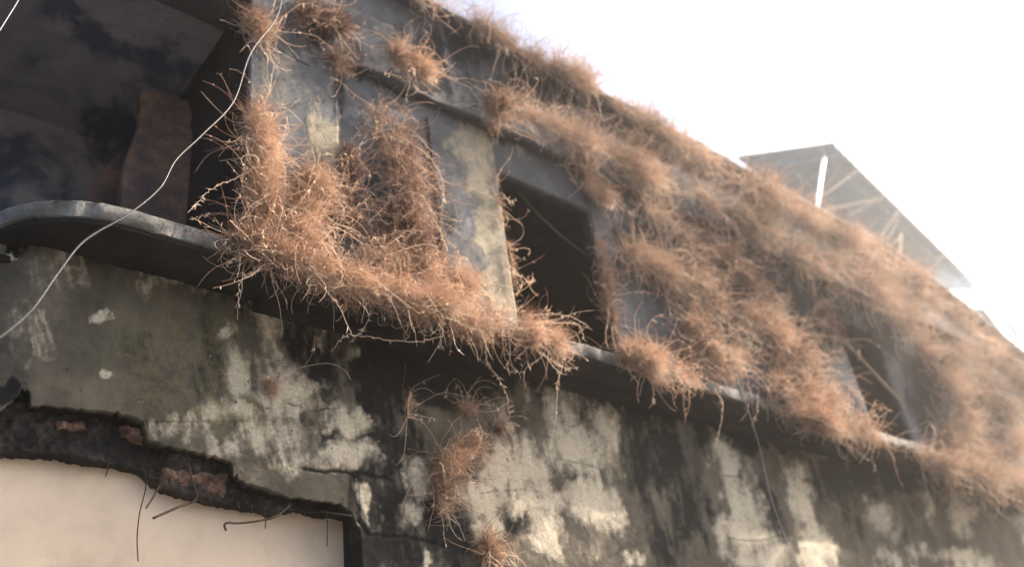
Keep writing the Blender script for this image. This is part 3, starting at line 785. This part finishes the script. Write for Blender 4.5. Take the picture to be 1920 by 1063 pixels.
CRP['r2'] = creeper('wide fringe on the ledge left of the second window', [(1490, 770, 26), (1550, 785, 42), (1620, 805, 26), (1670, 830, 16)], 2800, 9, y=-.01, thick=.9, stems=5)
CRP['r3'] = creeper('creeper fringe at the right end of the ledge', [(1720, 850, 16), (1780, 875, 30), (1850, 895, 36), (1935, 905, 34)], 2400, 10, y=-.01, thick=.9, mat='straw_pale', stems=4)
# -- upper wall tufts
CRP['t1'] = creeper('small tuft at the top left edge of the corner pier', [(462, 50, 10), (482, 42, 20), (490, 62, 18), (480, 82, 12)], 700, 11, y=.05, stems=3)
CRP['t2'] = creeper('brown matted tuft high on the corner pier under the parapet', [(560, 20, 36), (605, 40, 42), (640, 55, 26)], 1700, 12, y=.05, mat='straw_dark', stems=3, tone=.35)
CRP['t3'] = creeper('small sprig in the groove at the top of the corner pier', [(630, 110, 16), (632, 140, 14)], 350, 13, y=.08, mat='straw_dark', stems=2)
CRP['t4'] = creeper('compact tuft on the string course above the bramble', [(735, 100, 18), (770, 118, 26), (805, 140, 16)], 1300, 14, y=.0, stems=3)
CRP['t5'] = creeper('round tuft on the string course above the first window', [(925, 190, 26), (945, 208, 36), (940, 228, 24)], 1500, 15, y=.0, stems=4)
CRP['t6'] = creeper('long sloping creeper band along the string course right of the round tuft', [(985, 215, 16), (1040, 242, 28), (1110, 272, 32), (1180, 310, 34), (1250, 350, 34)], 2200, 16, y=.0, mat='straw_pale', stems=5)
CRP['t7'] = creeper('tuft hanging at the top right corner of the first window', [(1085, 300, 12), (1110, 345, 18), (1138, 375, 26)], 900, 17, y=.06, stems=3)
CRP['wl'] = creeper('thin vine down the left edge of the first window', [(932, 330, 4), (938, 380, 5), (955, 470, 5), (968, 540, 8)], 300, 18, y=.08, stems=3, stem_len=.22, L=(.03, .09))
CRP['wr'] = creeper('brown vine down the right edge of the first window', [(1120, 440, 9), (1130, 500, 11), (1140, 570, 12), (1150, 620, 12)], 900, 19, y=.06, mat='straw_dark', stems=3, tone=.35)
# -- the great mass right of the first window
G = 'creeper masses on the right half of the facade'
CRP['m1'] = creeper('creeper patch on the wall just right of the first window', [(1170, 470, 34), (1230, 500, 42), (1290, 540, 48)], 1166, 20, y=.08, mat='straw_pale', stems=5, group=G)
CRP['m2'] = creeper('hanging curtain of creeper above the hanging tuft right of the window', [(1290, 600, 52), (1330, 640, 60), (1390, 690, 56)], 2254, 21, y=.06, mat='straw', stems=6, group=G, tone=.45)
CRP['m3'] = creeper('greyish creeper mass in the middle of the right upper wall', [(1290, 440, 44), (1370, 480, 60), (1440, 540, 62)], 1657, 22, y=.06, mat='straw_dark', stems=5, group=G, tone=.5)
CRP['m4'] = creeper('tan creeper mass left of the second window', [(1410, 590, 54), (1480, 640, 60), (1530, 700, 52)], 2475, 23, y=.04, mat='straw', stems=6, group=G, tone=.5)
CRP['m5'] = creeper('creeper lower down between ledge fringe and second window', [(1440, 720, 40), (1510, 740, 44), (1570, 760, 44)], 2121, 24, y=.02, mat='straw', stems=4, group=G)
CRP['m6'] = creeper('upper creeper band under the roof edge in the middle of the facade', [(1290, 350, 36), (1370, 395, 44), (1450, 440, 46)], 1343, 25, y=-.02, mat='straw_pale', stems=4, group=G)
CRP['m7'] = creeper('jutting pale creeper shelf above the second window', [(1480, 475, 30), (1560, 505, 44), (1640, 545, 46), (1720, 590, 44)], 2121, 26, y=-.06, mat='straw_pale', thick=1.1, stems=4, group=G)
CRP['m8'] = creeper('shaggy creeper hanging over the right side of the second window', [(1680, 590, 26), (1740, 650, 38), (1790, 720, 46), (1820, 790, 48)], 2068, 27, y=.0, mat='straw_pale', stems=5, group=G)
CRP['m9'] = creeper('far creeper mass at the right end of the facade', [(1800, 650, 56), (1870, 720, 64), (1920, 800, 66), (1890, 850, 50)], 1953, 28, y=.0, mat='straw_pale', stems=3, group=G)
CRP['m10'] = creeper('creeper curtain just above and left of the second window', [(1530, 560, 36), (1550, 600, 24), (1565, 640, 14)], 748, 29, y=.04, mat='straw_dark', stems=3, group=G)
CRP['m11'] = creeper('creeper drape filling the wall between curtain and sloping band', [(1200, 390, 30), (1260, 420, 44), (1330, 560, 50), (1380, 610, 50)], 1007, 42, y=.06, mat='straw_pale', stems=4, group=G)
CRP['m12'] = creeper('creeper drape right of the second window down to the ledge fringe', [(1770, 800, 28), (1810, 840, 30), (1870, 860, 34)], 1088, 43, y=.04, mat='straw_pale', stems=3, group=G)
CRP['m13'] = creeper('creeper sheet between jutting shelf and roof edge rolls', [(1470, 430, 30), (1560, 470, 34), (1650, 520, 36), (1760, 610, 44)], 1202, 44, y=.0, mat='straw_pale', stems=3, group=G)
# -- along the roof edge
G = 'creeper fringe along the roof edge'
CRP['e1'] = creeper('thin frizzy creeper fringe at the top of the roof edge', [(780, -10, 20), (860, 30, 16), (930, 72, 13), (1000, 110, 13), (1050, 136, 14)], 1040, 30, y=-.0, mat='straw_pale', stems=3, group=G, up=.5)
CRP['e2'] = creeper('tall wispy tuft on the roof edge above the sloping band', [(1050, 140, 14), (1085, 148, 22), (1120, 175, 14)], 700, 31, y=-.0, mat='straw_pale', stems=4, group=G, up=.7)
CRP['e3'] = creeper('creeper roll on the roof edge between wispy tuft and tin shed', [(1150, 196, 14), (1220, 232, 19), (1290, 280, 25), (1350, 318, 28)], 1275, 32, y=-.02, mat='straw_pale', stems=4, group=G, up=.3)
CRP['e7'] = creeper('dark brown matted creeper under the roof edge between sloping band and shed', [(1120, 220, 18), (1220, 278, 24), (1320, 332, 26), (1420, 385, 26), (1500, 428, 24)], 1088, 45, y=.06, mat='straw_dark', stems=4, group=G, tone=.38)
CRP['e4'] = creeper('thick creeper roll on the roof edge in front of the tin shed', [(1380, 332, 28), (1440, 362, 32), (1500, 396, 30), (1550, 436, 28)], 1900, 33, y=-.05, mat='straw_pale', stems=5, group=G, up=.3, thick=1.0)
CRP['e5'] = creeper('creeper roll on the roof edge beneath the leaning roof post', [(1560, 434, 24), (1630, 474, 29), (1700, 516, 30), (1760, 566, 29)], 1900, 34, y=-.05, mat='straw_pale', stems=5, group=G, up=.3, thick=1.0)
CRP['e6'] = creeper('farthest creeper roll on the roof edge below the far awning', [(1780, 580, 26), (1840, 635, 32), (1900, 700, 36), (1940, 750, 34)], 1700, 35, y=-.03, mat='straw_pale', stems=3, group=G, up=.2)
# -- lower wall tufts
G = 'small dry tufts on the lower wall'
YW = .35
CRP['l1'] = creeper('drooping arched tuft on the lower wall beside the pale patch', [(900, 830, 24), (860, 850, 34), (830, 885, 26), (825, 920, 24), (832, 955, 14)], 1700, 36, y=YW, stems=5, group=G, cat='plant')
CRP['l2'] = creeper('small tuft low on the wall below the arched tuft', [(905, 1015, 16), (925, 1035, 24)], 600, 37, y=YW, stems=4, group=G, cat='plant')
CRP['l3'] = creeper('faint pinkish tuft on pale plaster near the mossy panel', [(495, 710, 14), (515, 728, 22)], 220, 38, y=YW, stems=0, wires=.01, group=G, cat='plant', L=(.05, .1))
CRP['l4'] = creeper('tiny forked sprig on the dark wall under the ledge roll', [(768, 745, 8), (766, 775, 9)], 110, 39, y=YW, stems=2, group=G, cat='plant', L=(.05, .1), stem_len=.18)
CRP['l5'] = creeper('two-part sprig above the arched tuft', [(865, 762, 14), (890, 766, 12)], 220, 40, y=YW, stems=2, group=G, cat='plant', L=(.05, .1), stem_len=.2)
CRP['l6'] = creeper('smallest sprig right of the arch top', [(930, 795, 10), (940, 800, 9)], 130, 41, y=YW, stems=2, group=G, cat='plant', L=(.04, .09), stem_len=.15)
# -- long stems that stand out
for key, pts in (('pier', [(480, 315, .02), (440, 335, -.05), (400, 352, -.1), (375, 375, -.12), (352, 398, -.12)]), ('pier', [(470, 255, .02), (445, 262, -.04), (425, 268, -.08)]), ('pier', [(490, 180, .0), (503, 220, .0), (505, 260, .0)]),
                 ('corner', [(480, 470, -.03), (450, 478, -.06), (432, 490, -.07), (425, 500, -.07)]), ('corner', [(520, 500, -.03), (480, 508, -.06), (455, 522, -.06), (447, 550, -.05), (446, 600, -.03)]),
                 ('roll', [(830, 630, -.04), (780, 640, -.05), (720, 636, -.06), (660, 628, -.06), (640, 635, -.05), (622, 660, -.03)]), ('roll', [(910, 640, -.04), (915, 680, -.03), (935, 710, -.02), (950, 740, -.01), (955, 780, .0)]),
                 ('roll', [(1040, 650, -.05), (1055, 680, -.04), (1045, 720, -.03), (1043, 770, -.01), (1032, 845, .01)]), ('roll', [(1020, 640, -.05), (1035, 670, -.05), (1060, 690, -.05), (1085, 688, -.06)]), ('roll', [(980, 600, -.05), (1030, 588, -.1), (1075, 595, -.12), (1110, 618, -.12)]), ('roll', [(1000, 605, -.05), (1060, 605, -.12), (1085, 610, -.12), (1098, 640, -.1)]),
                 ('roll', [(700, 545, -.03), (690, 600, -.04), (660, 640, -.03)]), ('roll', [(820, 560, -.06), (822, 600, -.07), (828, 640, -.06), (822, 655, -.05)]), ('roll', [(760, 540, -.05), (775, 590, -.06), (800, 640, -.05)]),
                 ('foot', [(880, 545, .0), (860, 500, -.03), (870, 480, -.04), (885, 500, -.04)]), ('foot', [(640, 490, .02), (690, 460, -.03), (740, 455, -.04)]), ('bramble', [(740, 250, .0), (800, 290, -.05), (830, 340, -.06), (828, 400, -.05)]), ('bramble', [(640, 340, .02), (665, 280, .0), (720, 255, -.03), (760, 270, -.04)]), ('bramble', [(690, 420, .0), (760, 350, -.04), (800, 320, -.05)]), ('bramble', [(840, 470, .0), (800, 380, -.03), (740, 290, -.03), (700, 210, .02)]),
                 ('wl', [(940, 360, .03), (955, 378, -.02), (968, 372, -.05)]), ('wl', [(970, 540, .02), (990, 528, -.05), (1000, 525, -.07)]),
                 ('r1', [(1200, 680, -.03), (1215, 700, -.04), (1225, 725, -.04), (1222, 760, -.03)]), ('r1', [(1180, 650, -.03), (1178, 690, -.05), (1195, 715, -.05)]),
                 ('r2', [(1340, 730, -.02), (1355, 760, -.02), (1350, 800, .0), (1345, 825, .01)]), ('r2', [(1420, 740, -.02), (1420, 770, -.03), (1410, 797, -.02)]), ('l4', [(770, 735, .17), (764, 775, .16), (780, 785, .15), (792, 788, .15)]), ('m1', [(1200, 430, .04), (1240, 520, .0), (1260, 600, -.03)]),
                 ('e5', [(1560, 440, -.05), (1600, 400, -.1), (1640, 378, -.12)]), ('e5', [(1650, 480, -.05), (1670, 440, -.08), (1690, 400, -.1)])):
    long_stem(CRP[key], pts, .0026 if pts[0][0] < 1150 else .004, seed=hash(str(pts)) % 1000 if False else int(abs(pts[0][0] * 7 + pts[-1][1])) % 997)

# ------------------------------------------------------------------ cables, rods
def cable(name, label, pts, r, mat, cat='cable', grp=None):
    MBo = MB().tube(spline(pts, 14), r, 8)
    return tag(MBo.build(name, M[mat], None, True), label, cat, grp)
cable('slack_cable', 'white slack cable hanging in front of the loggia and rounded ledge', [P(532, -40, -.30), P(520, 30, -.30), P(470, 100, -.32), P(438, 190, -.34), P(380, 252, -.36), P(330, 300, -.38), P(300, 352, -.4), P(240, 402, -.42), P(160, 450, -.44), P(110, 510, -.46), P(60, 580, -.48), P(0, 632, -.5), P(-60, 680, -.5)], .0045, 'cable')
cable('thin_wire', 'thin grey wire crossing the top left corner of the dark loggia', [P(45, -20, -.4), P(32, 5, -.4), P(14, 34, -.4), P(-10, 72, -.4)], .003, 'wire', 'wire')
cable('drop_wire', 'thin grey wire hanging down the lower wall past the mossy part of the ledge', [P(1345, 590, -.1), P(1372, 680, -.1), P(1400, 760, -.08), P(1425, 840, .1), P(1445, 930, .15), P(1470, 1000, .15), P(1500, 1080, .15)], .004, 'wire', 'wire')
cable('window_wire', 'sagging wire inside the dark first window opening', [P(965, 352, .3), P(1000, 392, .32), P(1050, 440, .34), P(1098, 476, .36), P(1140, 500, .38)], .0035, 'wire', 'wire')
r = empty('leaning_rod', 'brown rod leaning across the dark second window opening', 'rod', tuple(P(1690, 750, .0)))
MB().tube([P(1585, 640, .02), P(1640, 700, .0), P(1688, 752, -.02)], .016, 7).build('shaft', M['timber'], r, True)
MB().tube([P(1610, 655, .01), P(1612, 668, -.03), P(1609, 676, -.03)], .008, 6).build('hook', M['timber'], r, True)

# ------------------------------------------------------------------ tin shed on the roof
def shed(name, label, p0, yaw, rise, length, depth, loc_y, tag_cat):
    """lean-to of corrugated sheet: p0 = front top corner, eave along yaw, sheet rising or falling to the back"""
    e = np.array([math.cos(yaw), math.sin(yaw), 0]); b = np.array([-math.sin(yaw), math.cos(yaw), rise])
    root = empty(name, label, tag_cat, tuple(float(c) for c in p0))
    pitch = .27; ns = int(length / pitch * 8)
    s = np.linspace(0, length, ns); t = np.linspace(0, depth, 6)
    S, T = np.meshgrid(s, t, indexing='ij')
    Hh = .05 * np.sin(S / pitch * 2 * math.pi)
    V = p0 + S[..., None] * e + T[..., None] * b; V[..., 2] += Hh
    V = V.reshape(-1, 3); n, m = S.shape; idx = np.arange(n * m).reshape(n, m)
    F = np.stack([idx[:-1, :-1], idx[1:, :-1], idx[1:, 1:], idx[:-1, 1:]], -1).reshape(-1, 4)
    V2 = V.copy(); V2[:, 2] += .006
    rim = np.concatenate([idx[:, 0], idx[-1, 1:], idx[-2::-1, -1], idx[0, -2:0:-1]]); k = np.arange(len(rim))
    F3 = np.stack([rim[k], rim[(k + 1) % len(rim)], len(V) + rim[(k + 1) % len(rim)], len(V) + rim[k]], -1)
    link('corrugated_roof', mesh_np('corrugated_roof', np.concatenate([V, V2]), np.concatenate([F, F[:, ::-1] + len(V), F3]), M['tin'], True), root)
    return root, e, b

p0 = P(1562, 268, 1.3)
sh, e, b = shed('roof_shed', 'corrugated tin roof shed with white post standing on the roof in glare', p0, math.radians(8.5), .48, 8.3, 1.8, 1.3, 'shed')
def on(s, t, dz=0.0): return p0 + s * e + t * b + np.array([0, 0, dz])
for t_ in (.25, 1.6):
    MB().obox(on(.05, t_, -.08), on(8.2, t_, -.08), .05, .06).build('purlin', M['tin'], sh)
for s_ in (.3, 3.2, 6.2):
    MB().obox(on(s_, .1, -.14), on(s_, 1.7, -.14), .05, .06).build('rafter', M['tin'], sh)
def post(px0, py0, px1, py1, y, wd, mat):
    a_, b_ = P(px0, py0, y), P(px1, py1, y)
    MB().obox(a_, b_ , wd, wd, (0, 1, 0)).build('post', M[mat], sh)
post(1546, 285, 1524, 430, 1.5, .055, 'post')
post(1687, 440, 1680, 540, 1.7, .07, 'timber')
for q in (((1535, 395), (1655, 372), 1.45), ((1540, 370), (1610, 318), 1.5), ((1652, 445), (1690, 385), 1.6), ((1655, 465), (1686, 448), 1.65), ((1750, 500), (1775, 470), 1.7)):
    MB().obox(P(*q[0], q[2]), P(*q[1], q[2]), .018, .018, (0, 1, 0)).build('brace', M['timber'], sh)

pf = P(1846, 580, 2.2)
sh2, e2, b2 = shed('far_awning', 'pale blue far awning with bent white pipe at the right edge', pf, math.radians(12), .5, 6, 1.6, 2.2, 'awning')
MB().tube(spline([P(1935, 560, 2.0), P(1918, 578, 2.0), P(1893, 600, 2.0), P(1898, 615, 2.0), P(1912, 638, 2.0)], 5), .05, 8).build('bent_pipe', M['post'], sh2, True)
for s_, t_ in ((.3, 1.5), (5.5, 1.5)):
    q = pf + s_ * e2 + t_ * b2
    MB().obox((q[0], q[1], 6.02), q, .1, .1, (0, 1, 0)).build('post', M['timber'], sh2)

# ------------------------------------------------------------------ haze
HZ = bpy.data.materials.new('haze_air'); HZ.use_nodes = True
ht = HZ.node_tree; ht.nodes.remove(ht.nodes['Principled BSDF'])
pv = ht.nodes.new('ShaderNodeVolumePrincipled')
pv.inputs['Color'].default_value = (.97, .96, .95, 1)
pv.inputs['Density'].default_value = .0048
pv.inputs['Anisotropy'].default_value = .9
ht.links.new(pv.outputs[0], ht.nodes['Material Output'].inputs['Volume'])
hz = MB().box(-70, 70, -70, 70, ZG - 1.3, 16).build('haze', HZ); hz['kind'] = 'stuff'
